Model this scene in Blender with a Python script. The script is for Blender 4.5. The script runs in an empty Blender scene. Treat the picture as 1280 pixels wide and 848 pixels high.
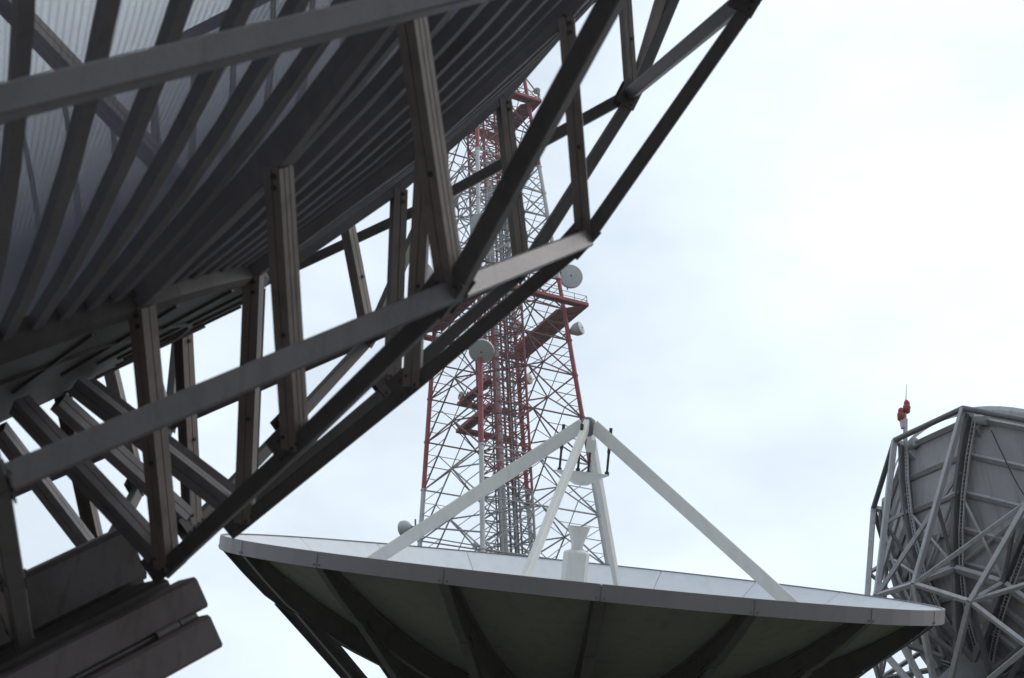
import bpy, math, random
from mathutils import Vector, Matrix
R_ = math.radians
random.seed(7)
scn = bpy.context.scene
COL = scn.collection

# ------------------------------------------------------------------ camera
FPX = 1814.0                       # focal length in pixels of the 1280 wide photograph
PITCH, ROLL = 0.4914, 0.0522
CAMPOS = Vector((0, 0, 1.6))
_f = Vector((0, math.cos(PITCH), math.sin(PITCH)))
_u = Vector((0, -math.sin(PITCH), math.cos(PITCH)))
_r = Vector((1, 0, 0))
_r2 = math.cos(ROLL) * _r - math.sin(ROLL) * _u
_u2 = math.cos(ROLL) * _u + math.sin(ROLL) * _r
CAMR = Matrix(((_r2.x, -_u2.x, _f.x), (_r2.y, -_u2.y, _f.y), (_r2.z, -_u2.z, _f.z)))  # right, down, forward -> world
cam_data = bpy.data.cameras.new('camera')
cam_data.sensor_fit = 'HORIZONTAL'
cam_data.sensor_width = 36.0
cam_data.lens = 36.0 * FPX / 1280.0
cam_data.clip_start = 0.05
cam_data.clip_end = 6000
cam_data.dof.use_dof = True
cam_data.dof.focus_distance = 45.0
cam_data.dof.aperture_fstop = 4.0
cam = bpy.data.objects.new('camera', cam_data)
COL.objects.link(cam)
cam.matrix_world = Matrix.Translation(CAMPOS) @ Matrix(((_r2.x, _u2.x, -_f.x), (_r2.y, _u2.y, -_f.y), (_r2.z, _u2.z, -_f.z))).to_4x4()
scn.camera = cam

# ------------------------------------------------------------------ sky and sun
SUN_EL, SUN_AZ = 42.0, 66.0        # degrees; azimuth measured from +Y (view direction) towards +X
world = bpy.data.worlds.new('World'); scn.world = world
world.use_nodes = True
wn, wl = world.node_tree.nodes, world.node_tree.links
wn.clear()
w_out = wn.new('ShaderNodeOutputWorld'); w_bg = wn.new('ShaderNodeBackground'); w_sky = wn.new('ShaderNodeTexSky')
w_sky.sky_type = 'NISHITA'; w_sky.sun_disc = False
w_sky.sun_elevation = R_(SUN_EL); w_sky.sun_rotation = R_(SUN_AZ)
w_sky.air_density = 1.0; w_sky.dust_density = 3.0; w_sky.ozone_density = 1.0
w_bg.inputs['Strength'].default_value = 0.10
w_tc = wn.new('ShaderNodeTexCoord')
w_map = wn.new('ShaderNodeMapping'); w_map.inputs['Scale'].default_value = (1.0, 1.0, 2.0)
w_no = wn.new('ShaderNodeTexNoise'); w_no.inputs['Scale'].default_value = 2.8; w_no.inputs['Detail'].default_value = 5.0; w_no.inputs['Roughness'].default_value = 0.5
w_ra = wn.new('ShaderNodeMapRange'); w_ra.inputs['From Min'].default_value = 0.30; w_ra.inputs['From Max'].default_value = 0.62
w_ra.inputs['To Min'].default_value = 0.52; w_ra.inputs['To Max'].default_value = 0.98
w_mix = wn.new('ShaderNodeMix'); w_mix.data_type = 'RGBA'
w_mix.inputs[7].default_value = (10.4, 10.9, 11.7, 1)       # bright thin overcast
w_dot = wn.new('ShaderNodeVectorMath'); w_dot.operation = 'DOT_PRODUCT'
w_dot.inputs[1].default_value = (math.sin(R_(SUN_AZ)) * math.cos(R_(SUN_EL)), math.cos(R_(SUN_AZ)) * math.cos(R_(SUN_EL)), math.sin(R_(SUN_EL)))
w_gl = wn.new('ShaderNodeMapRange'); w_gl.inputs['From Min'].default_value = -1.0; w_gl.inputs['From Max'].default_value = 1.0
w_gl.inputs['To Min'].default_value = 0.70; w_gl.inputs['To Max'].default_value = 1.22
w_cl = wn.new('ShaderNodeVectorMath'); w_cl.operation = 'SCALE'; w_cl.inputs[0].default_value = (9.45, 10.6, 11.5)
wl.new(w_tc.outputs['Generated'], w_dot.inputs[0]); wl.new(w_dot.outputs['Value'], w_gl.inputs['Value']); wl.new(w_gl.outputs['Result'], w_cl.inputs['Scale']); wl.new(w_cl.outputs['Vector'], w_mix.inputs[7])
wl.new(w_tc.outputs['Generated'], w_map.inputs['Vector']); wl.new(w_map.outputs['Vector'], w_no.inputs['Vector'])
wl.new(w_no.outputs['Fac'], w_ra.inputs['Value']); wl.new(w_ra.outputs['Result'], w_mix.inputs[0])
wl.new(w_sky.outputs['Color'], w_mix.inputs[6]); wl.new(w_mix.outputs[2], w_bg.inputs['Color'])
wl.new(w_bg.outputs['Background'], w_out.inputs['Surface'])

sun_d = bpy.data.lights.new('sun', 'SUN'); sun_d.energy = 1.2; sun_d.angle = R_(16); sun_d.color = (1.0, 0.95, 0.88)
sun = bpy.data.objects.new('sun', sun_d); COL.objects.link(sun)
_sd = Vector((math.sin(R_(SUN_AZ)) * math.cos(R_(SUN_EL)), math.cos(R_(SUN_AZ)) * math.cos(R_(SUN_EL)), math.sin(R_(SUN_EL))))
sun.rotation_euler = _sd.to_track_quat('Z', 'Y').to_euler()
sun.location = (0, 0, 200)

scn.view_settings.view_transform = 'Standard'; scn.view_settings.look = 'None'
scn.view_settings.exposure = 0.0; scn.view_settings.gamma = 1.0; scn.view_settings.use_curve_mapping = False
scn.render.engine = 'CYCLES'
scn.cycles.transparent_max_bounces = 24
scn.cycles.max_bounces = 8

# ------------------------------------------------------------------ materials
def material(name, base, rough=0.6, metal=0.0, var=0.25, var2=None, scale=1.2, streak=0.0, bump=0.15, spec=0.4, alpha=1.0):
    m = bpy.data.materials.new(name); m.use_nodes = True
    n, l = m.node_tree.nodes, m.node_tree.links
    b = n['Principled BSDF']; out = n['Material Output']
    geo = n.new('ShaderNodeNewGeometry')
    n1 = n.new('ShaderNodeTexNoise'); n1.inputs['Scale'].default_value = scale; n1.inputs['Detail'].default_value = 8; n1.inputs['Roughness'].default_value = 0.65
    l.new(geo.outputs['Position'], n1.inputs['Vector'])
    mp = n.new('ShaderNodeMapping'); mp.inputs['Scale'].default_value = (9, 9, 0.7)
    l.new(geo.outputs['Position'], mp.inputs['Vector'])
    n2 = n.new('ShaderNodeTexNoise'); n2.inputs['Scale'].default_value = scale; n2.inputs['Detail'].default_value = 4
    l.new(mp.outputs['Vector'], n2.inputs['Vector'])
    r1 = n.new('ShaderNodeMapRange'); r1.inputs['From Min'].default_value = 0.32; r1.inputs['From Max'].default_value = 0.68
    l.new(n1.outputs['Fac'], r1.inputs['Value'])
    mix = n.new('ShaderNodeMix'); mix.data_type = 'RGBA'
    d = var2 or tuple(c * (1 - var) for c in base)
    mix.inputs[6].default_value = (*d, 1); mix.inputs[7].default_value = (*base, 1)
    l.new(r1.outputs['Result'], mix.inputs[0])
    col = mix.outputs[2]
    if streak > 0:
        r2 = n.new('ShaderNodeMapRange'); r2.inputs['From Min'].default_value = 0.50; r2.inputs['From Max'].default_value = 0.75
        r2.inputs['To Max'].default_value = streak
        l.new(n2.outputs['Fac'], r2.inputs['Value'])
        m2 = n.new('ShaderNodeMix'); m2.data_type = 'RGBA'
        m2.inputs[7].default_value = (*(c * 0.35 for c in d), 1)
        l.new(r2.outputs['Result'], m2.inputs[0]); l.new(col, m2.inputs[6]); col = m2.outputs[2]
    l.new(col, b.inputs['Base Color'])
    rr = n.new('ShaderNodeMapRange'); rr.inputs['To Min'].default_value = max(rough - 0.12, 0.05); rr.inputs['To Max'].default_value = min(rough + 0.12, 1)
    l.new(n1.outputs['Fac'], rr.inputs['Value']); l.new(rr.outputs['Result'], b.inputs['Roughness'])
    b.inputs['Metallic'].default_value = metal
    b.inputs['Specular IOR Level'].default_value = spec
    if bump > 0:
        n3 = n.new('ShaderNodeTexNoise'); n3.inputs['Scale'].default_value = 40; n3.inputs['Detail'].default_value = 3
        l.new(geo.outputs['Position'], n3.inputs['Vector'])
        bp = n.new('ShaderNodeBump'); bp.inputs['Strength'].default_value = bump; bp.inputs['Distance'].default_value = 0.01
        l.new(n3.outputs['Fac'], bp.inputs['Height']); l.new(bp.outputs['Normal'], b.inputs['Normal'])
    if alpha < 1:
        tr = n.new('ShaderNodeBsdfTransparent'); ms = n.new('ShaderNodeMixShader'); ms.inputs[0].default_value = alpha
        l.new(tr.outputs[0], ms.inputs[1]); l.new(b.outputs[0], ms.inputs[2]); l.new(ms.outputs[0], out.inputs['Surface'])
    return m

M = {}
M['steel'] = material('weathered_steel', (0.190, 0.163, 0.147), 0.55, 0.1, 0.3, var2=(0.120, 0.102, 0.094), scale=1.6, streak=0.35)
M['steel_dark'] = material('stained_steel', (0.082, 0.076, 0.076), 0.6, 0.15, 0.3, scale=1.6, streak=0.35)
M['steel_cool'] = material('galvanised_steel', (0.130, 0.120, 0.124), 0.5, 0.35, 0.3, scale=1.8, streak=0.3)
M['galv'] = material('galvanised_bar', (0.185, 0.175, 0.185), 0.5, 0.2, 0.25, scale=1.8, streak=0.3)
M['rib'] = material('rib_steel', (0.140, 0.132, 0.142), 0.6, 0.2, 0.3, scale=1.5, streak=0.2)
M['mesh'] = material('mesh_wire', (0.20, 0.20, 0.245), 0.6, 0.1, 0.2, scale=0.8, bump=0)
M['hubdark'] = material('hub_sheet', (0.075, 0.068, 0.066), 0.6, 0.1, 0.3, scale=1.2, streak=0.4)
M['box'] = material('mount_paint', (0.112, 0.097, 0.103), 0.6, 0.05, 0.3, var2=(0.078, 0.062, 0.060), scale=2.2, streak=0.45)
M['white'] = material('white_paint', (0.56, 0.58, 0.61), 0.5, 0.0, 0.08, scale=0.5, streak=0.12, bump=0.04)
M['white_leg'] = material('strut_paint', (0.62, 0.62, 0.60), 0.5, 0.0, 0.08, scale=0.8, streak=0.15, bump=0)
M['backshade'] = material('shaded_back_paint', (0.23, 0.235, 0.215), 0.65, 0.0, 0.18, scale=0.6, streak=0.3, bump=0.06)  # dish skin darkened below the white paint: underside shade put into the colour
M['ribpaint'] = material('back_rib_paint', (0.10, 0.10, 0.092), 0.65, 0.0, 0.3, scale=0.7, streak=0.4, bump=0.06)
M['flange'] = material('rim_flange_paint', (0.20, 0.19, 0.20), 0.55, 0.0, 0.12, scale=0.8, streak=0.12, bump=0.05)
M['grey'] = material('grey_panel_paint', (0.31, 0.30, 0.315), 0.6, 0.1, 0.2, scale=0.6, streak=0.45, bump=0.05)
M['greybar'] = material('grey_bar_paint', (0.40, 0.395, 0.415), 0.5, 0.2, 0.2, scale=1.0, streak=0.35, bump=0.05)
M['greydark'] = material('dark_rib_paint', (0.15, 0.15, 0.16), 0.6, 0.2, 0.25, scale=1.0, streak=0.3, bump=0.05)
M['dark'] = material('dark_fittings', (0.05, 0.048, 0.048), 0.6, 0.3, 0.2, scale=4)
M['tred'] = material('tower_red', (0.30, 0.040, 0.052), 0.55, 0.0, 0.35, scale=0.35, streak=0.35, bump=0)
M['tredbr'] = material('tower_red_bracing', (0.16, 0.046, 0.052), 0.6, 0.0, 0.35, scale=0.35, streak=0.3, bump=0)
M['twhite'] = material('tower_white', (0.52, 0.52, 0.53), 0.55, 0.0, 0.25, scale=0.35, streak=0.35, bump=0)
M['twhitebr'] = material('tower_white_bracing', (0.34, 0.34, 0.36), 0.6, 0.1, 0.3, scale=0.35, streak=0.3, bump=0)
M['cable'] = material('waveguide_black', (0.09, 0.085, 0.09), 0.6, 0.1, 0.3, scale=0.4, bump=0)
M['radome'] = material('radome_grey', (0.42, 0.43, 0.45), 0.55, 0.0, 0.12, scale=0.9, streak=0.2, bump=0)
M['radome_warm'] = material('radome_cream', (0.42, 0.36, 0.31), 0.55, 0.0, 0.15, scale=0.9, streak=0.2, bump=0)
M['lampred'] = material('lamp_red_glass', (0.34, 0.015, 0.025), 0.25, 0.0, 0.1, scale=6, bump=0)
M['lamporange'] = material('lamp_body_orange', (0.30, 0.065, 0.04), 0.5, 0.0, 0.3, scale=6, bump=0)
M['grass'] = material('grass_ground', (0.075, 0.085, 0.04), 0.95, 0.0, 0.4, var2=(0.05, 0.045, 0.03), scale=0.25, bump=0.3)
M['concrete'] = material('concrete', (0.32, 0.31, 0.29), 0.85, 0.0, 0.25, scale=1.0, streak=0.3, bump=0.2)

# ------------------------------------------------------------------ mesh helpers
class MB:
    def __init__(s): s.v = []; s.f = []; s.sm = []
    def add(s, vs, fs, smooth=False):
        o = len(s.v); s.v += [tuple(v) for v in vs]; s.f += [tuple(i + o for i in f) for f in fs]; s.sm += [smooth] * len(fs)
    def mesh(s, name, mat):
        me = bpy.data.meshes.new(name); me.from_pydata(s.v, [], s.f); me.materials.append(mat)
        me.polygons.foreach_set('use_smooth', s.sm); me.update(); return me
    def beam(s, p0, p1, w, d, up=(0, 0, 1), prof=None, ext=0.0, w1=None, d1=None):
        p0, p1 = Vector(p0), Vector(p1); a = (p1 - p0).normalized()
        p0 = p0 - a * ext; p1 = p1 + a * ext
        up = Vector(up); x = up.cross(a)
        if x.length < 1e-4: x = Vector((1, 0, 0)).cross(a)
        if x.length < 1e-4: x = Vector((0, 1, 0)).cross(a)
        x.normalize(); y = a.cross(x)
        pr = prof or CH
        n = len(pr); w1 = w if w1 is None else w1; d1 = d if d1 is None else d1
        vs = [p0 + x * (q[0] * w) + y * (q[1] * d) for q in pr] + [p1 + x * (q[0] * w1) + y * (q[1] * d1) for q in pr]
        fs = [(i, (i + 1) % n, n + (i + 1) % n, n + i) for i in range(n)]
        fs += [tuple(reversed(range(n))), tuple(range(n, 2 * n))]
        s.add(vs, fs)
    def tube(s, p0, p1, r, n=8, r1=None):
        p0, p1 = Vector(p0), Vector(p1); a = (p1 - p0).normalized(); x = a.orthogonal().normalized(); y = a.cross(x)
        r1 = r if r1 is None else r1
        vs = [p0 + (x * math.cos(2 * math.pi * i / n) + y * math.sin(2 * math.pi * i / n)) * r for i in range(n)]
        vs += [p1 + (x * math.cos(2 * math.pi * i / n) + y * math.sin(2 * math.pi * i / n)) * r1 for i in range(n)]
        s.add(vs, [(i, (i + 1) % n, n + (i + 1) % n, n + i) for i in range(n)], n > 6)
        s.add(vs[:n], [tuple(reversed(range(n)))]); s.add(vs[n:], [tuple(range(n))])
    def lathe(s, prof, n=32, org=(0, 0, 0), axis=(0, 0, 1), smooth=True):
        org = Vector(org); a = Vector(axis).normalized(); x = a.orthogonal().normalized(); y = a.cross(x)
        vs = []
        for (r, h) in prof:
            for i in range(n):
                t = 2 * math.pi * i / n; vs.append(org + a * h + (x * math.cos(t) + y * math.sin(t)) * r)
        fs = []
        for j in range(len(prof) - 1):
            for i in range(n): fs.append((j * n + i, j * n + (i + 1) % n, (j + 1) * n + (i + 1) % n, (j + 1) * n + i))
        s.add(vs, fs, smooth)
        s.add(vs[:n], [tuple(reversed(range(n)))]); s.add(vs[-n:], [tuple(range(n))])
    def box(s, c, sx, sy, sz, rot=None):
        c = Vector(c); vs = []
        for k in (-1, 1):
            for j in (-1, 1):
                for i in (-1, 1):
                    v = Vector((i * sx / 2, j * sy / 2, k * sz / 2)); vs.append(c + (rot @ v if rot else v))
        s.add(vs, [(0, 2, 3, 1), (4, 5, 7, 6), (0, 1, 5, 4), (2, 6, 7, 3), (0, 4, 6, 2), (1, 3, 7, 5)])
# profiles, unit square +-0.5
_c = 0.09
CH = [(-.5 + _c, -.5), (.5 - _c, -.5), (.5, -.5 + _c), (.5, .5 - _c), (.5 - _c, .5), (-.5 + _c, .5), (-.5, .5 - _c), (-.5, -.5 + _c)]
def grooved(n_side, depth=0.07, gw=0.06):
    """rectangle whose four faces carry lengthwise grooves (back-to-back rolled sections)"""
    pts = []
    pos = {1: [0.0], 2: [-0.17, 0.17]}
    corners = [((-.5, -.5), (.5, -.5)), ((.5, -.5), (.5, .5)), ((.5, .5), (-.5, .5)), ((-.5, .5), (-.5, -.5))]
    for i, (a, b) in enumerate(corners):
        a, b = Vector(a), Vector(b); t = b - a; nrm = Vector((-t.y, t.x))
        pts.append(tuple(a))
        for q in pos[n_side[i]]:
            m = (a + b) / 2 + t * q
            for (dt, dn) in ((-gw / 2, 0), (-gw / 2, depth), (gw / 2, depth), (gw / 2, 0)):
                p = m + t * dt + nrm * dn; pts.append((p.x, p.y))
    return pts
GR1 = grooved((1, 1, 1, 1)); GR2 = grooved((2, 1, 2, 1))
HSEC = [(-.5, -.5), (.5, -.5), (.5, -.32), (.12, -.32), (.12, .32), (.5, .32), (.5, .5), (-.5, .5), (-.5, .32), (-.12, .32), (-.12, -.32), (-.5, -.32)]

def root(name, label, cat, loc=(0, 0, 0), group=None):
    o = bpy.data.objects.new(name, None); COL.objects.link(o); o.location = loc; o.empty_display_size = 0.3
    o['label'] = label; o['category'] = cat
    if group: o['group'] = group
    return o
def part(name, me, parent, mat4=None, label=None, kind=None):
    """link a mesh whose coordinates are in the frame mat4 (world) as a child of parent"""
    o = bpy.data.objects.new(name, me); COL.objects.link(o)
    o.parent = parent
    pm = parent
    base = Matrix.Identity(4)
    chain = []
    while pm is not None: chain.append(pm); pm = pm.parent
    for c in reversed(chain): base = base @ (Matrix.Translation(c.location) if c.type == 'EMPTY' else c.matrix_basis)
    o.matrix_basis = base.inverted() @ (mat4 or Matrix.Identity(4))
    if label: o['label'] = label
    if kind: o['kind'] = kind
    return o
def solo(name, me, label, cat, mat4=None, group=None):
    o = bpy.data.objects.new(name, me); COL.objects.link(o)
    if mat4: o.matrix_basis = mat4
    o['label'] = label; o['category'] = cat
    if group: o['group'] = group
    return o
def cam2world(v): return CAMPOS + CAMR @ Vector(v)
def frame_world(c, x, y, z, scale=1.0):
    """dish frame given in camera axes -> world matrix (no scale); c in metres"""
    X, Y, Z = (CAMR @ Vector(q).normalized() for q in (x, y, z)); C = cam2world(c)
    return Matrix(((X.x, Y.x, Z.x, C.x), (X.y, Y.y, Z.y, C.y), (X.z, Y.z, Z.z, C.z), (0, 0, 0, 1)))
def unproject(px, py, ydist):
    d = CAMR @ Vector(((px - 640) / FPX, (py - 424) / FPX, 1.0)); return CAMPOS + d * ((ydist - CAMPOS.y) / d.y)
def rotz(a): return Matrix.Rotation(a, 4, 'Z')
def pol(r, h, a): return Vector((r * math.cos(a), r * math.sin(a), h))

# ------------------------------------------------------------------ ground
g = MB(); S = 2500; n = 10
g.add([(-S, -S, 0), (S, -S, 0), (S, S, 0), (-S, S, 0)], [(0, 1, 2, 3)])
go = bpy.data.objects.new('ground', g.mesh('ground', M['grass'])); COL.objects.link(go); go['kind'] = 'structure'

M['gravel'] = material('gravel', (0.23, 0.205, 0.195), 0.95, 0.0, 0.35, scale=3.0, bump=0.4)  # for the added unseen bounce sheet
g = MB(); g.add([(-30, -22, .004), (9, -22, .004), (9, 15, .004), (-30, 15, .004)], [(0, 1, 2, 3)])  # unseen pale sheet, added to bounce light up onto the near dish
go = bpy.data.objects.new('gravel_yard', g.mesh('gravel_yard', M['gravel'])); COL.objects.link(go); go['kind'] = 'structure'  # added unseen bounce sheet, not a real yard

# ------------------------------------------------------------------ near dish (left): radial truss dish with mesh skin
U = 4.0
LX = (-0.81474, 0.25655, 2.11304)
ax_n = (-0.39624467, -0.91755170, -0.03300064); ax_u = (-0.87755103, 0.38905011, -0.28025739); ax_v = (0.26998954, -0.08209075, -0.95935747)
LM = frame_world([q * U for q in LX], ax_u, ax_v, ax_n)
PH0 = 2.23141; DPH = math.pi / 6
RB = [0.39561 * U, 0.69762 * U, 1.0 * U, 1.34223 * U, 1.70 * U]
HB = [-0.17446 * U, -0.08995 * U, 0.0, 0.21144 * U, 0.52 * U]
RT = [0.5529 * U, 0.8482 * U, 1.0983 * U, 1.439 * U, 1.80 * U]
def hs(r):                       # reflector back profile, metres
    q = r / U; return (0.127 + 0.145 * q * q + 0.013 * q ** 4) * U
RIM = 2.1 * U; RHUB = 0.556 * U
hubw = LM.to_translation()
L = root('mesh_dish_antenna', 'huge dark mesh dish on open truss backing, filling the upper left', 'satellite dish', (hubw.x, hubw.y, 0))
RD = 0.058                       # rib depth
NR = 96
# ribs: curved, slightly deep bars
rad = [RHUB + (RIM - RHUB) * i / 13 for i in range(14)]
def rib_mesh(w, d, name):
    b = MB(); vs = []
    pr = [(-w / 2, 0), (-w / 2, -d), (-w * .9, -d), (-w * .9, -d - .012), (w * .9, -d - .012), (w * .9, -d), (w / 2, -d), (w / 2, 0)]
    for r in rad:
        for (yy, zz) in pr: vs.append((r, yy, hs(r) + zz - 0.004))
    m = len(pr); fs = []
    for j in range(len(rad) - 1):
        for i in range(m): fs.append((j * m + i, j * m + (i + 1) % m, (j + 1) * m + (i + 1) % m, (j + 1) * m + i))
    fs += [tuple(range(m))[::-1], tuple(range((len(rad) - 1) * m, len(rad) * m))]
    b.add(vs, fs); return b.mesh(name, M['rib'])
me_rib = rib_mesh(0.032, RD, 'rib'); me_main = rib_mesh(0.042, RD + 0.02, 'main_rib')
# woven wire screen between neighbouring ribs: hoop wires and finer radial wires, all real strips
da = 2 * math.pi / NR
pan = MB()
def wire(p, q, w, d):            # four-sided bar, open ends
    t = (q - p).normalized(); x = Vector((0, 0, 1)).cross(t).normalized() * (w / 2); z = Vector((0, 0, d / 2))
    vs = [p - x - z, p + x - z, p + x + z, p - x + z, q - x - z, q + x - z, q + x + z, q - x + z]
    pan.add(vs, [(0, 4, 5, 1), (1, 5, 6, 2), (2, 6, 7, 3), (3, 7, 4, 0)])
r = RHUB + .01
while r < RIM - .01:
    wire(pol(r, hs(r), da * .002), pol(r, hs(r), da * .998), .0016, .0030)
    r += .0082
for j in range(1, 40):
    t = j / 40
    r0 = max(RHUB + .02, (0.009 / (da / 40)) * (1.0 if j % 2 == 0 else 1.9) * (1.0 if j % 4 else .4))
    if r0 > RIM: continue
    for i in range(12):
        ra, rb = r0 + (RIM - r0) * i / 12, r0 + (RIM - r0) * (i + 1) / 12
        wire(pol(ra, hs(ra), da * t), pol(rb, hs(rb), da * t), .0013, .0022)
me_pan = pan.mesh('mesh_panel', M['mesh'])
for k in range(NR):
    a = PH0 + k * da
    part('main_rib' if k % 8 == 0 else 'rib', me_main if k % 8 == 0 else me_rib, L, LM @ rotz(a))
    part('mesh_panel', me_pan, L, LM @ rotz(a))
# rim ring of straight tubes
b = MB(); b.beam(pol(RIM, hs(RIM) - .06, 0), pol(RIM, hs(RIM) - .06, DPH / 2), 0.09, 0.12)
me = b.mesh('rim_bar', M['rib'])
for k in range(24): part('rim_bar', me, L, LM @ rotz(PH0 + k * DPH / 2))
# hub: solid sheet cone with lip, and its radial seams
hub = MB(); hub.lathe([(0.10 * U, hs(0.1 * U) - .12), (0.3 * U, hs(0.3 * U) - .10), (0.545 * U, hs(.545 * U) - .16), (0.556 * U, hs(.556 * U) - .14), (0.556 * U, hs(.556 * U) + .03), (0.3 * U, hs(.3 * U) + .02), (0.1 * U, hs(.1 * U))], 48, smooth=False)
hb = part('hub', hub.mesh('hub', M['hubdark']), L, LM)
def hubz(q): return (hs(.3 * U) - .10) + (hs(.545 * U) - .16 - hs(.3 * U) + .10) * (q - .3) / .245
b = MB(); b.beam(pol(.31 * U, hubz(.31) - .006, 0), pol(.54 * U, hubz(.54) - .006, 0), .03, .02); me = b.mesh('hub_seam', M['hubdark'])
for k in range(24): part('hub_seam', me, hb, LM @ rotz(PH0 + (k + .5) * DPH / 2))
b = MB(); nseg = 48
for i in range(nseg): b.beam(pol(.42 * U, hubz(.42) - .006, 2 * math.pi * i / nseg), pol(.42 * U, hubz(.42) - .006, 2 * math.pi * (i + 1) / nseg), .03, .02)
part('hub_ring', b.mesh('hub_ring', M['hubdark']), hb, LM)
# truss members, one mesh per kind, copied round the axis
def rot_parts(name, mb, mat, nseg=12, off=0.0):
    me = mb.mesh(name, mat); out = []
    for k in range(nseg): out.append(part(name, me, L, LM @ rotz(PH0 + (k + off) * 2 * math.pi / nseg)))
    return out
NBp = [pol(RB[i], HB[i], 0) for i in range(5)]
TCD = 0.055                      # truss top chord under each main rib
NTp = [pol(RT[i], hs(RT[i]) - RD - 0.032 - TCD * .6, 0) for i in range(5)]
tcr = [RHUB - .05, RT[0], RT[1], RT[2], RT[3], RT[4], RIM - .1]
tc_mb = MB()
for i in range(6):
    tc_mb.beam(pol(tcr[i], hs(tcr[i]) - RD - .032 - TCD / 2, 0), pol(tcr[i + 1], hs(tcr[i + 1]) - RD - .032 - TCD / 2, 0), .075, TCD, ext=.004)
rot_parts('top_chord', tc_mb, M['rib'])
cw, cd = 0.078, 0.082
chords = []
for i in range(4):
    b = MB(); b.beam(NBp[i], NBp[i + 1], cw, cd, up=(0, 0, 1), prof=CH, ext=0.02); rot_parts('bottom_chord', b, M['steel_dark'])
pw = [(.098, .095), (.096, .094), (.094, .09), (.075, .075), (.065, .065)]
for i in range(5):
    b = MB(); b.beam(NBp[i], NTp[i], pw[i][0], pw[i][1], up=(1, 0, 0), prof=GR2 if i != 0 else GR1); posts = rot_parts('post', b, M['steel'])
    if i < 4:
        tc = (NBp[min(i + 1, 4)] - NBp[max(i - 1, 0)]).normalized(); nz = Vector((-tc.z, 0, tc.x)); Rm = Matrix((tc, (0, 1, 0), nz)).transposed()
        bt = MB(); gms = []
        for s in (-1, 1):
            gp = MB(); ctr = NBp[i] + Vector((.0, s * .043, 0)) + nz * .035; gp.box(ctr, .20, .008, .15, Rm); gms.append(gp.mesh('gusset_plate', M['steel_dark']))
            for (dx, dz) in ((-.07, -.04), (-.025, -.04), (.025, -.04), (.07, -.04), (-.02, .03), (.02, .03)):
                c2 = ctr + tc * dx + nz * dz; bt.tube(c2 + Vector((0, s * .003, 0)), c2 + Vector((0, s * .014, 0)), .010, 6)
        for fr in (.42, .93, .97):
            pm_ = NBp[i].lerp(NTp[i], fr)
            for s in (-1, 1): bt.tube(pm_ + Vector((.015, s * .040, 0)), pm_ + Vector((.015, s * (pw[i][1] * .5 + .012), 0)), .013, 6)
        me = bt.mesh('bolts', M['dark'])
        for k, p_ in enumerate(posts):
            T4 = LM @ rotz(PH0 + k * DPH)
            for gm in gms: part('gusset_plate', gm, p_, T4)
            part('bolts', me, p_, T4, kind='stuff')
# hub diagonals
b = MB(); b.beam(NBp[0] + Vector((-.02, 0, .08)), pol(.25 * U, hs(.25 * U) - .14, 0), .105, .10, up=(0, 1, 0), prof=GR1); rot_parts('hub_diagonal', b, M['galv'])
# outer diagonal from ring 4 bottom to ring 5 top
b = MB(); b.beam(NBp[3], NTp[4], .07, .07, up=(0, 1, 0), prof=CH); rot_parts('diagonal', b, M['steel'])
# hoops
def hoop(r, h, w, d, name, mat, trim=0.035):
    p, q = pol(r, h, 0), pol(r, h, DPH); t = (q - p).normalized()
    b = MB(); b.beam(p + t * trim, q - t * trim, w, d, up=(0, 0, 1), prof=CH); rot_parts(name, b, mat)
hoop(RB[2], HB[2] + .01, .105, .10, 'hoop_bar', M['steel_cool'])
hoop(RB[3], HB[3] + .035, .085, .085, 'hoop_bar', M['steel_cool'])
hoop(RB[4], HB[4], .09, .09, 'hoop_bar', M['steel_cool'])
# feed struts seen through the mesh and the feed box
fp = Vector((0, 0, 1.50 * U))
for k in range(4):
    a = PH0 + (3.4 + 3 * k) * DPH
    b = MB(); b.beam(pol(1.0 * U, hs(1.0 * U) + .02, a), fp + pol(.12 * U, 0, a), .14, .14, prof=GR1); part('feed_strut', b.mesh('feed_strut', M['steel']), L, LM)
b = MB(); b.lathe([(.06 * U, 1.38 * U), (.13 * U, 1.42 * U), (.13 * U, 1.56 * U), (.05 * U, 1.6 * U)], 20); part('feed_box', b.mesh('feed_box', M['white_leg']), L, LM)
# mount: box beams under the hub running across the k=-0.5 direction, yoke and pedestal
am = PH0 - DPH / 2
MM = LM @ rotz(am)               # x radial, y tangential (increasing angle = towards truss A)
for (x, z, w, d, y0, y1, m_) in ((1.42, -.895, .24, .175, -3.0, .527, 'box'), (1.49, -1.10, .26, .186, -3.0, .476, 'box'),
                                 (.62, -.61, .36, .32, -2.6, .60, 'box'), (.98, -.885, .56, .235, -2.6, .50, 'hubdark'), (-1.1, -.90, .24, .24, -2.4, 1.3, 'box')):  # dark block in hub colour stands in for the shaded recess between beams
    b = MB(); b.beam((x, y0, z), (x, y1, z), w, d, up=(0, 0, 1)); mbm = part('mount_beam', b.mesh('mount_beam', M[m_]), L, MM)  # the hubdark one is the stand-in for the shaded recess, not a beam
    b = MB(); b.beam((x, y1, z), (x, y1 + .008, z), w * .86, d * .8, up=(0, 0, 1)); part('end_plate', b.mesh('end_plate', M[m_]), mbm, MM)  # also caps the dark stand-in block
b = MB(); b.tube((1.50, -2.5, -.992), (1.50, .40, -.992), .018, 10); b.tube((1.54, .20, -.992), (1.54, .33, -.992), .028, 10); b.tube((1.54, .34, -.992), (1.54, .44, -.992), .024, 10)
part('jack_rod', b.mesh('jack_rod', M['steel_cool']), L, MM)
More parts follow.
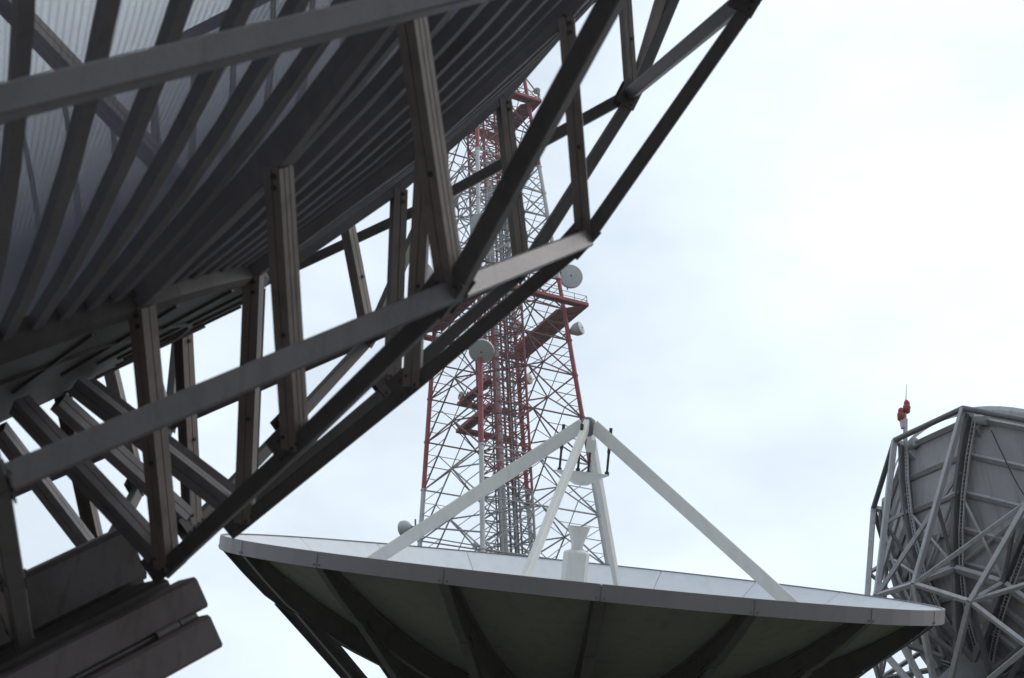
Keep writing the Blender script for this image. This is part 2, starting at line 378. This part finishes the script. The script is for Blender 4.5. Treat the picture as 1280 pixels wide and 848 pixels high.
for y in (-.45 * U, -.15 * U):
    b = MB(); b.beam((-.4 * U, y, -.335 * U), (.34 * U, y, -.335 * U), .22, .24); part('mount_beam', b.mesh('cross_beam', M['box']), L, MM)
pc = MM @ Vector((0, -.3 * U, -.36 * U))
b = MB(); b.lathe([(1.1, 0), (1.1, .25), (.62, .35), (.5, pc.z - .5), (.62, pc.z - .25), (.62, pc.z)], 24, org=(pc.x, pc.y, 0)); part('pedestal', b.mesh('pedestal', M['concrete']), L)

# ------------------------------------------------------------------ white dish in the middle
SC = 0.93
mc = Vector((1.26836696, 4.45778758, 28.0)) * SC
MD = frame_world(mc, (-0.99491446, -0.10072346, 0.0), (0.01256789, -0.12414166, -0.99218491), (0.0999363, -0.98713911, 0.12477622))
RM = 6.7783 * SC; FO = 0.72 * RM; NM = 18; PHM = 0.517; DM = 2 * math.pi / NM
def hm(r): return (r * r - RM * RM) / (4 * FO)
cw_ = MD.to_translation()
D2 = root('white_dish_antenna', 'white solid dish tipped upward with four-legged feed support, lower centre', 'satellite dish', (cw_.x, cw_.y, 0))
rr = [0.5 + (RM - 0.5) * i / 10 for i in range(11)]
def sector(r_list, a0, a1, na, zoff):
    return [pol(r, hm(r) + zoff, a0 + (a1 - a0) * i / na) for r in r_list for i in range(na + 1)]
pf = MB(); na = 4; g_ = 0.0008
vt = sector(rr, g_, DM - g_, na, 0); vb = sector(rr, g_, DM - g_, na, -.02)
n1 = len(vt); fs = []
for j in range(len(rr) - 1):
    for i in range(na):
        q = (j * (na + 1) + i, (j + 1) * (na + 1) + i, (j + 1) * (na + 1) + i + 1, j * (na + 1) + i + 1); fs.append(q)
pf.add(vt, fs, True)
me_front = pf.mesh('reflector_panel', M['white'])
pb = MB(); pb.add(vb, [tuple(reversed(f)) for f in fs], True); me_back = pb.mesh('back_skin', M['backshade'])
# flange, rib
fh = 0.215
fl = MB(); m_ = 4
for zz0, zz1, r0, r1 in ((0.012, -fh, RM + .004, RM + .004),):
    vs = []
    for i in range(m_ + 1):
        a = .0014 + (DM - .0028) * i / m_; ro = RM / math.cos(0) 
        for (r, z) in ((RM - .012, .02), (RM + .03, .02), (RM + .03, -fh), (RM + .015, -fh), (RM + .015, .0), (RM - .012, .0)): vs.append(pol(r, z, a))
    fs2 = []
    for i in range(m_):
        for j in range(6): fs2.append((i * 6 + j, (i + 1) * 6 + j, (i + 1) * 6 + (j + 1) % 6, i * 6 + (j + 1) % 6))
    fs2 += [tuple(range(6)), tuple(reversed(range(m_ * 6, m_ * 6 + 6)))]
    fl.add(vs, fs2)
me_fl = fl.mesh('rim_flange', M['flange'])
jb = MB(); jb.box((RM + .033, 0, -.098), .006, .016, .205)
for (yy, zz) in ((-.055, -.17), (.055, -.17)): jb.tube((RM + .03, yy, zz), (RM + .042, yy, zz), .017, 6)
me_jb = jb.mesh('joint_plate', M['greydark'])
# rib: solid plate under the skin with flanges, and a straight strut that leaves it towards the hub
rbm = MB(); r_in = 1.35
rs_ = [RM - .02 - (RM - .02 - r_in) * i / 12 for i in range(13)]
def lowz(r): return hm(r) - min(.19 + 1.5 * (RM - r) / RM, .38)
for j in range(12):
    r0, r1 = rs_[j], rs_[j + 1]
    zt0, zt1 = hm(r0) - .024, hm(r1) - .024; zl0, zl1 = lowz(r0), lowz(r1)
    vs = [(r0, -.025, zt0), (r0, .025, zt0), (r0, .025, zl0), (r0, -.025, zl0), (r1, -.025, zt1), (r1, .025, zt1), (r1, .025, zl1), (r1, -.025, zl1)]
    rbm.add(vs, [(0, 4, 5, 1), (1, 5, 6, 2), (2, 6, 7, 3), (3, 7, 4, 0), (0, 1, 2, 3), (4, 7, 6, 5)])
    rbm.beam((r0, 0, zl0), (r1, 0, zl1), .15, .035, ext=.004)
    rbm.beam((r0, 0, zt0 - .02), (r1, 0, zt1 - .02), .22, .03, ext=.004)
stm = MB(); ra_ = .83 * RM; rz_ = .26 * RM
stm.beam((ra_, 0, lowz(ra_) + .04), (rz_, 0, lowz(ra_) + .04 - (ra_ - rz_) * .90), .15, .15, prof=HSEC)
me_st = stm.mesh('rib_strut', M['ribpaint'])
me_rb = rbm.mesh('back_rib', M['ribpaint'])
for k in range(NM):
    T4 = MD @ rotz(PHM + k * DM)
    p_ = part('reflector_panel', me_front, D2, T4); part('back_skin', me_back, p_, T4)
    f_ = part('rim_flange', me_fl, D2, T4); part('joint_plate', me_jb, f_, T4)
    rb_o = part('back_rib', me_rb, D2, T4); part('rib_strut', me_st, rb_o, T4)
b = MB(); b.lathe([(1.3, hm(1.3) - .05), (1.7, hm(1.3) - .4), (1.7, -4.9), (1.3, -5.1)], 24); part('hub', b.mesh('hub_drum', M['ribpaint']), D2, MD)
b = MB(); b.lathe([(.05, hm(0) + .02), (.55, hm(.55) + .012)], 24); part('center_plate', b.mesh('center_plate', M['white']), D2, MD)
pz = (MD @ Vector((0, 0, -5.0)))
b = MB(); b.lathe([(1.7, 0), (1.7, .4), (1.0, .6), (.85, pz.z - .6), (1.0, pz.z - .2), (1.0, pz.z + .2)], 28, org=(pz.x, pz.y, 0)); part('pedestal', b.mesh('pedestal', M['concrete']), D2)
# quadripod (angles fitted from the photograph)
ZA = 2.80 * SC
apex = Vector((.06, 0, ZA))
A0 = R_(-15.7)
for k in range(4):
    a = A0 + k * math.pi / 2
    rb_ = .76 * RM; foot = pol(rb_, hm(rb_), a); top = apex + pol(.10, 0, a)
    rd = pol(1, 0, a); tang = pol(1, 0, a + math.pi / 2)
    b = MB(); b.beam(foot.lerp(top, .05), top, .10, .235, up=tang.cross((foot - top).normalized())); s_ = part('feed_leg', b.mesh('feed_leg', M['white_leg']), D2, MD)
    b = MB(); nn_ = (Vector((0, 0, 1)) - rd * (rb_ / (2 * FO))).normalized(); ee_ = tang.cross(nn_)
    b.box(foot + nn_ * .03, .4, .4, .02, Matrix((ee_, tang, nn_)).transposed()); part('foot_plate', b.mesh('foot_plate', M['white_leg']), s_, MD)
b = MB(); b.lathe([(.06, -.20), (.13, -.14), (.13, .10), (.05, .15)], 10, org=apex); part('apex_block', b.mesh('apex_block', M['greydark']), D2, MD)
zs = ZA - .86
b = MB(); b.lathe([(.04, zs - .235), (.12, zs - .225), (.24, zs - .16), (.36, zs - .08), (.485, zs - .02), (.49, zs), (.02, zs + .01)], 32, org=(.09, 0, 0)); sr = part('subreflector', b.mesh('subreflector', M['white_leg']), D2, MD)
for k in range(4):
    a = A0 + k * math.pi / 2
    rleg = .44; t = (rleg - .10) / (.76 * RM - .10); zl = ZA + (hm(.76 * RM) - ZA) * t
    b = MB(); sh = Vector((.07, 0, 0)); b.tube(pol(rleg, zs, a) + sh, pol(rleg, zl - .02, a) + sh, .022, 8); b.tube(pol(rleg, zs - .02, a) + sh, pol(rleg, zs + .05, a) + sh, .04, 8)
    b.tube(pol(rleg, zl - .22, a) + sh, pol(rleg, zl + .24, a) + sh, .03, 8); part('hanger_rod', b.mesh('hanger_rod', M['dark']), sr, MD)
b = MB(); b.box(pol(.17, ZA - .38, A0 + math.pi * .5 + .4), .16, .16, .22); part('junction_box', b.mesh('junction_box', M['white_leg']), D2, MD)
zf = 0.0
b = MB(); b.lathe([(.235, hm(0)), (.235, zf + .29), (.22, zf + .32), (.11, zf + .36)], 8, org=(.05, 0, 0), smooth=False); fd = part('feed_base', b.mesh('feed_base', M['white_leg']), D2, MD)
b = MB(); b.lathe([(.105, zf + .35), (.105, zf + .44), (.20, zf + .75), (.225, zf + .78), (.20, zf + .78), (.09, zf + .5)], 24, org=(.05, 0, 0)); part('feed_horn', b.mesh('feed_horn', M['white_leg']), fd, MD)

# ------------------------------------------------------------------ grey truss-backed dish (right)
SR = 0.85
rn_a, rn_b = 1.083, -0.57
rn = Vector((math.sin(rn_a) * math.cos(rn_b), math.sin(rn_a) * math.sin(rn_b), math.cos(rn_a)))
ru = rn.cross(Vector((0.1, 0.3, -.95))).normalized(); rv = rn.cross(ru)
RC = Vector((.376 * 50, .182 * 50, 50.0)) * SR
RMX = frame_world(RC, ru, rv, rn)
PHR = 1.898
def sr_(v): return v * SR
OR_, OH = 7.76 * SR, 0.0
TR, TH = 7.351 * SR, .388 * SR
BR, BH = 4.164 * SR, -5.164 * SR
IR, IH = 3.604 * SR, -2.983 * SR
kq = (TH - IH) / (TR * TR - IR * IR)
def hr(r): return TH + kq * (r * r - TR * TR)
rw = RMX.to_translation()
D3 = root('truss_backed_dish_antenna', 'grey panelled dish seen from behind with steel truss backing, at right edge', 'satellite dish', (rw.x, rw.y, 0))
def rot3(name, mb, mat, off=0.0, parent=None):
    me = mb.mesh(name, mat); o = []
    for k in range(12): o.append(part(name, me, D3, RMX @ rotz(PHR + (k + off) * DPH)))
    return o
# flat sector panels in six rings, with stiffening bars between the ribs
NRING = 7
rlist = [.9 * SR + (TR - .9 * SR) * (i / NRING) for i in range(NRING + 1)]
for i in range(NRING):
    b = MB(); e0 = .10; r0, r1 = rlist[i] + .008, rlist[i + 1] - .008
    for (z, flip) in ((0, False), (-.03, True)):
        vs = []
        for r in (r0, r1):
            for s in (0.0, 1.0):
                p = pol(r, hr(r) + z, 0).lerp(pol(r, hr(r) + z, DPH), .5 + (s - .5) * (1 - .05 / r)); vs.append(p)
        b.add(vs, [(0, 1, 3, 2) if flip else (0, 2, 3, 1)])
    panels = rot3('back_panel', b, M['grey'])
    st = MB(); r = rlist[i + 1] - (.05 if i == NRING - 1 else 0)
    p, q = pol(r, hr(r) - .09, 0), pol(r, hr(r) - .09, DPH); st.beam(p.lerp(q, .03), p.lerp(q, .97), .06, .14)
    p, q = pol(r, hr(r) - .165, 0), pol(r, hr(r) - .165, DPH); st.beam(p.lerp(q, .03), p.lerp(q, .97), .15, .02)
    me = st.mesh('stiffener', M['greybar'])
    for k, pnl in enumerate(panels): part('stiffener', me, pnl, RMX @ rotz(PHR + k * DPH))
# diagonal cross bracing of the panels
b = MB(); p, q = pol(rlist[3], hr(rlist[3]) - .2, .03), pol(rlist[5], hr(rlist[5]) - .2, DPH - .03); b.beam(p, q, .07, .07)
p, q = pol(rlist[3], hr(rlist[3]) - .28, DPH - .03), pol(rlist[5], hr(rlist[5]) - .28, .03); b.beam(p, q, .07, .07); rot3('cross_brace', b, M['greybar'])
b = MB(); n_ = 96; vs = []
for i in range(n_):
    a = 2 * math.pi * i / n_
    for (r, z) in ((TR - .02, TH - .02), (TR + .06, TH + .06), (TR + .10, TH + .20), (TR + .07, TH + .21), (TR + .02, TH + .08)): vs.append(pol(r, z, a))
b.add(vs, [(i * 5 + j, ((i + 1) % n_) * 5 + j, ((i + 1) % n_) * 5 + (j + 1) % 5, i * 5 + (j + 1) % 5) for i in range(n_) for j in range(5)], False)
part('rim_lip', b.mesh('rim_lip', M['greybar']), D3, RMX)
# radial ribs: deep channel with a toothed rack strip beside it
b = MB(); rk = MB(); rl = MB()
for i in range(NRING):
    r0, r1 = rlist[i], rlist[i + 1]
    b.beam(pol(r0, hr(r0) - .22, 0), pol(r1, hr(r1) - .22, 0), .12, .40, up=(0, 0, 1), prof=HSEC, ext=.01)
    for s in (.12, .24): 
        rl.beam(Vector((r0, s + .05, hr(r0) - .30)), Vector((r1, s + .05, hr(r1) - .30)), .035, .06)
    for j in range(9):
        t = (j + .5) / 9; r = r0 + (r1 - r0) * t
        rk.beam(Vector((r, .17, hr(r) - .30)), Vector((r, .29, hr(r) - .30)), .03, .03)
rb3 = rot3('radial_rib', b, M['greydark'])
me1, me2 = rl.mesh('rack_rail', M['greybar']), rk.mesh('rack_rungs', M['dark'])
for k, o_ in enumerate(rb3):
    part('rack_rail', me1, o_, RMX @ rotz(PHR + k * DPH)); part('rack_rungs', me2, o_, RMX @ rotz(PHR + k * DPH), kind='stuff')
b = MB(); b.tube(pol(TR - .1, hr(TR) - .25, .03), pol(TR - .1, hr(TR) - .25, .09), .16, 10); b.box((TR - .45, .25, hr(TR) - .40), .5, .22, .26); rot3('rim_bracket', b, M['greybar'])
NO, NB3, NI, NT3 = pol(OR_, OH, 0), pol(BR, BH, 0), pol(IR, hr(IR) - .35, 0), pol(TR, hr(TR) - .2, 0)
hubp = pol(.95 * SR, -6.3 * SR, 0)
cwid = .20
b = MB(); b.beam(NO, NB3, .17, .13, up=(0, 1, 0)); rot3('outer_chord', b, M['greybar'])
b = MB(); b.beam(NB3, hubp, .17, .14, up=(0, 1, 0)); rot3('inner_chord', b, M['greybar'])
b = MB(); b.beam(NI, NB3, .12, .12); rot3('truss_post', b, M['greybar'])
b = MB(); b.beam(NO, NT3, .16, .16); rot3('rim_stub', b, M['greybar'])
p, q = pol(OR_, OH, 0), pol(OR_, OH, DPH); b = MB(); b.tube(p, q, .085, 10); rot3('rim_tube', b, M['greydark'])
p, q = pol(BR, BH, 0), pol(BR, BH, DPH); b = MB(); b.beam(p.lerp(q, .04), p.lerp(q, .96), .13, .13); rot3('ring_strut', b, M['greybar'])
p, q = pol(IR, hr(IR) - .35, 0), pol(IR, hr(IR) - .35, DPH); b = MB(); b.beam(p.lerp(q, .04), p.lerp(q, .96), .22, .16); rot3('ring_strut', b, M['greybar'])
s1 = pol(6.1 * SR, hr(6.1 * SR) - .3, DPH); b = MB(); b.beam(NB3, s1, .12, .12); rot3('truss_diagonal', b, M['greybar'])
s2 = pol(5.6 * SR, hr(5.6 * SR) - .3, 0); t_ = NO.lerp(NB3, .55); b = MB(); b.beam(t_, s2, .10, .10); rot3('truss_post', b, M['greybar'])
b = MB(); b.beam(t_, NI, .09, .09); rot3('truss_diagonal', b, M['greydark'])
b = MB(); b.beam(NI, pol(1.25 * SR, -4.9 * SR, 0), .16, .16); rot3('hub_strut', b, M['greydark'])
b = MB(); b.beam(pol(1.25 * SR, -4.9 * SR, DPH), NB3, .13, .13); rot3('hub_strut', b, M['greydark'])
b = MB(); b.lathe([(1.1 * SR, hr(1.1 * SR) - .1), (.95 * SR, -4.6 * SR), (.95 * SR, -6.5 * SR), (.8 * SR, -6.7 * SR)], 24); part('hub', b.mesh('hub_drum', M['greydark']), D3, RMX)
b = MB(); pts = []
for i in range(13):
    t = i / 12; r = (7.0 - 1.5 * math.sin(t * 1.6)) * SR; pts.append(pol(r, hr(r) - .12, PHR + (2.25 + .9 * t) * DPH))
for i in range(12): b.tube(pts[i], pts[i + 1], .018, 6)
part('cable', b.mesh('cable', M['dark']), D3, RMX)
# mount: frame legs from behind the hub to the ground
hb3 = RMX @ Vector((0, 0, -6.6 * SR))
for (dx, dy) in ((-3.2, -2.2), (3.2, -2.2), (3.2, 3.2), (-3.2, 3.2)):
    b = MB(); b.beam((hb3.x + dx * .55, hb3.y + dy * .55, hb3.z + .4), (hb3.x + dx, hb3.y + dy, 0), .35, .35); part('mount_leg', b.mesh('mount_leg', M['greybar']), D3)
b = MB(); b.lathe([(2.0, 0), (2.0, .5), (1.3, .7), (1.2, hb3.z - .9), (1.7, hb3.z - .5), (1.7, hb3.z - .1)], 24, org=(hb3.x, hb3.y, 0)); part('pedestal', b.mesh('pedestal', M['concrete']), D3)
# warning light mast on its rim
pb_ = RMX @ (pol(OR_, OH, PHR + DPH) + Vector((0, 0, 0)))
W = root('warning_light_mast', 'thin pole with two red warning lamps and a spike above grey dish rim', 'warning light', (pb_.x, pb_.y, pb_.z))
up = (unproject(1133, 484, pb_.y) - unproject(1131, 545, pb_.y)).normalized()
def onw(px, py): return unproject(px, py, pb_.y)
q0 = onw(1131.5, 556); b = MB(); b.tube(q0, onw(1131.8, 524), .07, 8); b.tube(onw(1131.8, 524), onw(1132.4, 500), .035, 8); b.box(onw(1129, 530), .16, .14, .30); part('pole', b.mesh('pole', M['greybar']), W)
b = MB(); b.tube(onw(1132.4, 502), onw(1133, 481), .014, 6, .006); part('spike', b.mesh('spike', M['dark']), W)
for (px, py) in ((1133.5, 507), (1126.3, 516.5)):
    c0 = onw(px, py); b = MB(); b.lathe([(.04, -.28), (.10, -.24), (.12, -.05), (.10, 0.0)], 14, org=c0, axis=up); lb = part('lamp_body', b.mesh('lamp_body', M['lamporange']), W)
    b = MB(); b.lathe([(.09, 0), (.10, .06), (.08, .14), (.03, .18)], 14, org=c0, axis=up); part('lamp_glass', b.mesh('lamp_glass', M['lampred']), lb)
    b = MB(); b.tube(c0 - up * .26, onw(1131.8, py + 10), .025, 6); part('lamp_arm', b.mesh('lamp_arm', M['greydark']), lb)

# ------------------------------------------------------------------ lattice tower
TAZ, TROT = -0.0098, -0.2451
TB = Vector((150 * math.sin(TAZ), 150 * math.cos(TAZ), 0))
def trad(h): return 11.2737 + (7.4588 - 11.2737) * (h - 46) / 44
ANG = [-math.pi / 2, 0, math.pi / 2, math.pi]        # near, right, far, left
def tleg(i, h, off=0.0, fac=1.0): a = ANG[i % 4] + TROT; r = trad(h) * fac + off; return TB + Vector((r * math.cos(a), r * math.sin(a), h))
T = root('lattice_tower', 'tall red and white steel lattice mast with walkway platforms behind the dishes', 'tower', TB)
HC1, HP = 64.39, 84.46
bands = [(0, 64.39, 'w'), (64.39, 87.5, 'r'), (87.5, 105.0, 'w'), (105.0, 128, 'r')]
levels = [0, 9, 17.5, 25.5, 33, 40, 46.3, 52.4, 58.4, 64.39, 70.2, 75.6, 80.2, 84.46, 88.5, 93, 97.5, 101, 105, 110, 115, 119.5, 124, 128]
def band(h):
    for a, b_, c in bands:
        if a <= h < b_: return c
    return 'r'
for li in range(len(levels) - 1):
    h0, h1 = levels[li], levels[li + 1]; mid = (h0 + h1) / 2; bd = band(mid)
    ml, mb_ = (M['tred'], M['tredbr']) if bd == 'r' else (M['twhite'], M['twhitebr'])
    tl = .27 if h0 < 84 else .25
    for i in range(4):
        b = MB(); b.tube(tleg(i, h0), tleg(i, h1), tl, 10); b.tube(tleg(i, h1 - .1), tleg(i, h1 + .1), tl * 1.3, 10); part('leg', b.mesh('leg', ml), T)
    for i in range(4):
        A0_, B0_, A1_, B1_ = tleg(i, h0), tleg(i + 1, h0), tleg(i, h1), tleg(i + 1, h1)
        m0, m1 = (A0_ + B0_) / 2, (A1_ + B1_) / 2
        b = MB(); t = .072; t2 = .042
        b.beam(A1_, B1_, t * 2, t * 2)
        X = A0_.lerp(B1_, .5)
        b.beam(A0_, m1, t * 2, t * 2); b.beam(B0_, m1, t * 2, t * 2)
        # sub-bracing
        qa, qb = A0_.lerp(m1, .5), B0_.lerp(m1, .5)
        la, lb_ = A0_.lerp(A1_, .5), B0_.lerp(B1_, .5)
        b.beam(qa, la, t2 * 2, t2 * 2); b.beam(qb, lb_, t2 * 2, t2 * 2)
        b.beam(qa, m0, t2 * 2, t2 * 2); b.beam(qb, m0, t2 * 2, t2 * 2)
        b.beam(A0_.lerp(m1, .75), la.lerp(A1_, .5), t2 * 1.5, t2 * 1.5); b.beam(B0_.lerp(m1, .75), lb_.lerp(B1_, .5), t2 * 1.5, t2 * 1.5)
        b.beam(A0_.lerp(m1, .25), A0_.lerp(A1_, .25), t2 * 1.5, t2 * 1.5); b.beam(B0_.lerp(m1, .25), B0_.lerp(B1_, .25), t2 * 1.5, t2 * 1.5)
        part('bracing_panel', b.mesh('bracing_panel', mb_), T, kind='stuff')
    # plan bracing
    b = MB()
    for i in range(4): b.beam((tleg(i, h1) + tleg(i + 1, h1)) / 2, (tleg(i + 1, h1) + tleg(i + 2, h1)) / 2, .14, .14)
    part('plan_bracing', b.mesh('plan_bracing', mb_), T, kind='stuff')
# inner column carrying ladders and waveguides
ICR = 2.9
def icor(i, h, r=ICR): a = ANG[i % 4] + TROT; return TB + Vector((r * math.cos(a), r * math.sin(a), h))
icl = [i * 2.6 for i in range(0, 49)]
for j in range(0, 48, 3):
    h0 = icl[j]; h3 = icl[min(j + 3, 48)]; bd = band((h0 + h3) / 2)
    b = MB()
    for i in range(4): b.tube(icor(i, h0), icor(i, h3), .15, 8)
    for jj in range(j, min(j + 3, 48)):
        a_, c_ = icl[jj], icl[jj + 1]
        for i in range(4):
            b.beam(icor(i, c_), icor(i + 1, c_), .13, .13); b.beam(icor(i, a_), icor(i + 1, c_), .10, .10); b.beam(icor(i + 1, a_), icor(i, c_), .10, .10)
            b.beam(icor(i, (a_ + c_) / 2), icor(i + 1, (a_ + c_) / 2), .09, .09)
    part('inner_column', b.mesh('inner_column', M['tred'] if bd == 'r' else M['twhitebr']), T)
for j in range(14):
    a = random.uniform(0, 6.28); r = random.uniform(.3, 2.2); x, y = r * math.cos(a), r * math.sin(a)
    b = MB(); b.tube(TB + Vector((x, y, 0)), TB + Vector((x * .9, y * .9, 118 - random.uniform(0, 25))), random.choice((.07, .09, .12)), 6); part('waveguide', b.mesh('waveguide', M['cable'] if j % 3 else M['twhite']), T)
b = MB()
for s in (-.25, .25): b.tube(TB + Vector((1.2 + s, -1.6, 0)), TB + Vector((1.2 + s, -1.6, 120)), .04, 5)
for j in range(300): b.tube(TB + Vector((.95, -1.6, .4 * j)), TB + Vector((1.45, -1.6, .4 * j)), .025, 4)
part('ladder', b.mesh('ladder', M['cable']), T)
# walkway platforms
def platform(h, ro, ri, mat, rail=True, sides=(0, 1, 2, 3), name='platform'):
    def c(i, r, z): a = ANG[i % 4] + TROT; return TB + Vector((r * math.cos(a), r * math.sin(a), z))
    for i in sides:
        b = MB()
        vs = [c(i, ro, h), c(i + 1, ro, h), c(i + 1, ri, h), c(i, ri, h), c(i, ro, h + .12), c(i + 1, ro, h + .12), c(i + 1, ri, h + .12), c(i, ri, h + .12)]
        b.add(vs, [(0, 3, 2, 1), (4, 5, 6, 7), (0, 1, 5, 4), (1, 2, 6, 5), (2, 3, 7, 6), (3, 0, 4, 7)])
        b.beam(c(i, ro + .06, h + .02), c(i + 1, ro + .06, h + .02), .16, .42); b.beam(c(i, ri, h - .05), c(i + 1, ri, h - .05), .14, .36)
        for j in range(1, 8): b.beam(c(i, ro, h - .1).lerp(c(i + 1, ro, h - .1), j / 8), c(i, ri, h - .1).lerp(c(i + 1, ri, h - .1), j / 8), .10, .18)
        pl = part(name, b.mesh(name, mat), T)
        if rail:
            b = MB()
            for zz in (.55, 1.15): b.tube(c(i, ro - .05, h + zz), c(i + 1, ro - .05, h + zz), .035, 5)
            nn = 9
            for j in range(nn + 1): p = c(i, ro - .05, h).lerp(c(i + 1, ro - .05, h), j / nn); b.tube(p, p + Vector((0, 0, 1.2)), .035, 5)
            part('railing', b.mesh('railing', M['tredbr']), pl)
rp = trad(HP) + 2.87
platform(HP, rp, rp - 3.7, M['tred'], sides=(1, 3)); platform(HP + .01, rp - .01, rp - .9, M['tred'], sides=(0, 2))
rp2 = trad(115) + 1.6
platform(115, rp2, rp2 - 2.6, M['tred'], sides=(1, 3)); platform(115.01, rp2 - .01, rp2 - 1.2, M['tred'], sides=(0, 2))
platform(71.0, 5.55, 4.3, M['tred'], rail=False, sides=(2, 3)); platform(74.4, 5.3, 4.2, M['tred'], rail=False, sides=(2, 3))
# microwave antennas hung on the tower
def drum(px, py, yd, rpx, face, label, mat='radome', depth=.5, cone=True, grp='microwave antennas on the tower'):
    c = unproject(px, py, yd); dist = (c - CAMPOS).length; r = rpx * dist / FPX
    f = Vector(face).normalized()
    W_ = root('microwave_dish', label, 'microwave dish', c, grp)
    b = MB(); b.lathe([(r * .25, -depth * r * 1.5), (r * .9, -depth * r * .6), (r, -depth * r * .2), (r, depth * r * .3), (r * .97, depth * r * .34), (r * .5, depth * r * .42), (.02, depth * r * .44)], 28, org=c, axis=f, smooth=False)
    part('shell', b.mesh('shell', M[mat]), W_)
    b = MB(); b.tube(c - f * depth * r * 1.4, c - f * (depth * r * 1.4 + .8), .12, 8); b.tube(c - f * (depth * r * 1.4 + .5) - Vector((0, 0, 1.2)), c - f * (depth * r * 1.4 + .5) + Vector((0, 0, .8)), .09, 8)
    part('bracket', b.mesh('bracket', M['tredbr'] if mat != 'radome' else M['greydark']), W_)
    back = c - f * (depth * r * 1.4 + .5)
    near = min([tleg(q, back.z) for q in range(4)] + [icor(q, back.z) for q in range(4)], key=lambda p: (p - back).length)
    b = MB(); b.tube(back, near, .10, 8); b.tube(back - Vector((0, 0, .9)), near - Vector((0, 0, 1.6)), .07, 8)
    part('support_arm', b.mesh('support_arm', M['twhitebr']), W_)
    b = MB(); b.tube(c + f * depth * r * .42, c + f * (depth * r * .44 + .06), .10, 8); part('hub_cap', b.mesh('hub_cap', M['dark']), W_)
drum(713, 346, 150.5, 15.5, (.25, -.95, -.15), 'large grey round microwave dish above the right end of the railed walkway')
drum(602, 439, 141, 16, (-.12, -.62, -.72), 'white round microwave dish with dark centre below the truss, left of the walkway')
drum(724, 411, 148, 8.5, (.88, -.46, .1), 'small pale drum antenna hung on right tower leg under the walkway corner', 'radome', 1.1)
drum(531, 342, 150, 14, (.75, -.65, -.1), 'grey microwave dish left of the tower, seen between the truss posts')
drum(646, 408, 152, 9, (.7, -.7, -.1), 'pale drum antenna inside the tower beside the red column', 'radome')
drum(661, 474, 150, 7, (.8, -.5, 0), 'small brownish drum antenna inside the tower, below the big walkway', 'radome_warm', .7)
drum(600, 279, 142, 12, (-.2, -.9, -.3), 'off-white round antenna on the near leg in the upper white section')
drum(671, 114, 152, 4.5, (-.2, -.95, -.1), 'tiny dark round antenna standing on the topmost visible platform', 'radome_warm')
drum(505, 661, 138, 10, (-.85, .5, .1), 'grey drum antenna just above the white dish rim, left of the tower', 'radome', .8)
drum(563, 247, 150, 10, (-.45, -.5, .6), 'grey tilted antenna in the upper white section, left of the near leg', 'radome', .9)
drum(576, 495, 149, 5.5, (-.8, -.5, .1), 'tiny antenna at the left end of the inner red platforms', 'radome_warm', .6)
drum(594, 682, 141, 4.5, (-.7, -.7, 0), 'tiny antenna low on the near white leg just above the dish rim', 'radome', .7)

# ------------------------------------------------------------------ thin haze
hz = MB(); hz.box((0, 0, 66), 5100, 5100, 134)
hm_ = bpy.data.materials.new('haze'); hm_.use_nodes = True
hn = hm_.node_tree.nodes; hn.clear()
ho = hn.new('ShaderNodeOutputMaterial'); hv = hn.new('ShaderNodeVolumePrincipled')
hv.inputs['Color'].default_value = (0.93, 0.95, 0.98, 1); hv.inputs['Density'].default_value = 0.00030; hv.inputs['Anisotropy'].default_value = 0.2
hm_.node_tree.links.new(hv.outputs['Volume'], ho.inputs['Volume'])
hob = bpy.data.objects.new('haze', hz.mesh('haze', hm_)); COL.objects.link(hob); hob['kind'] = 'stuff'
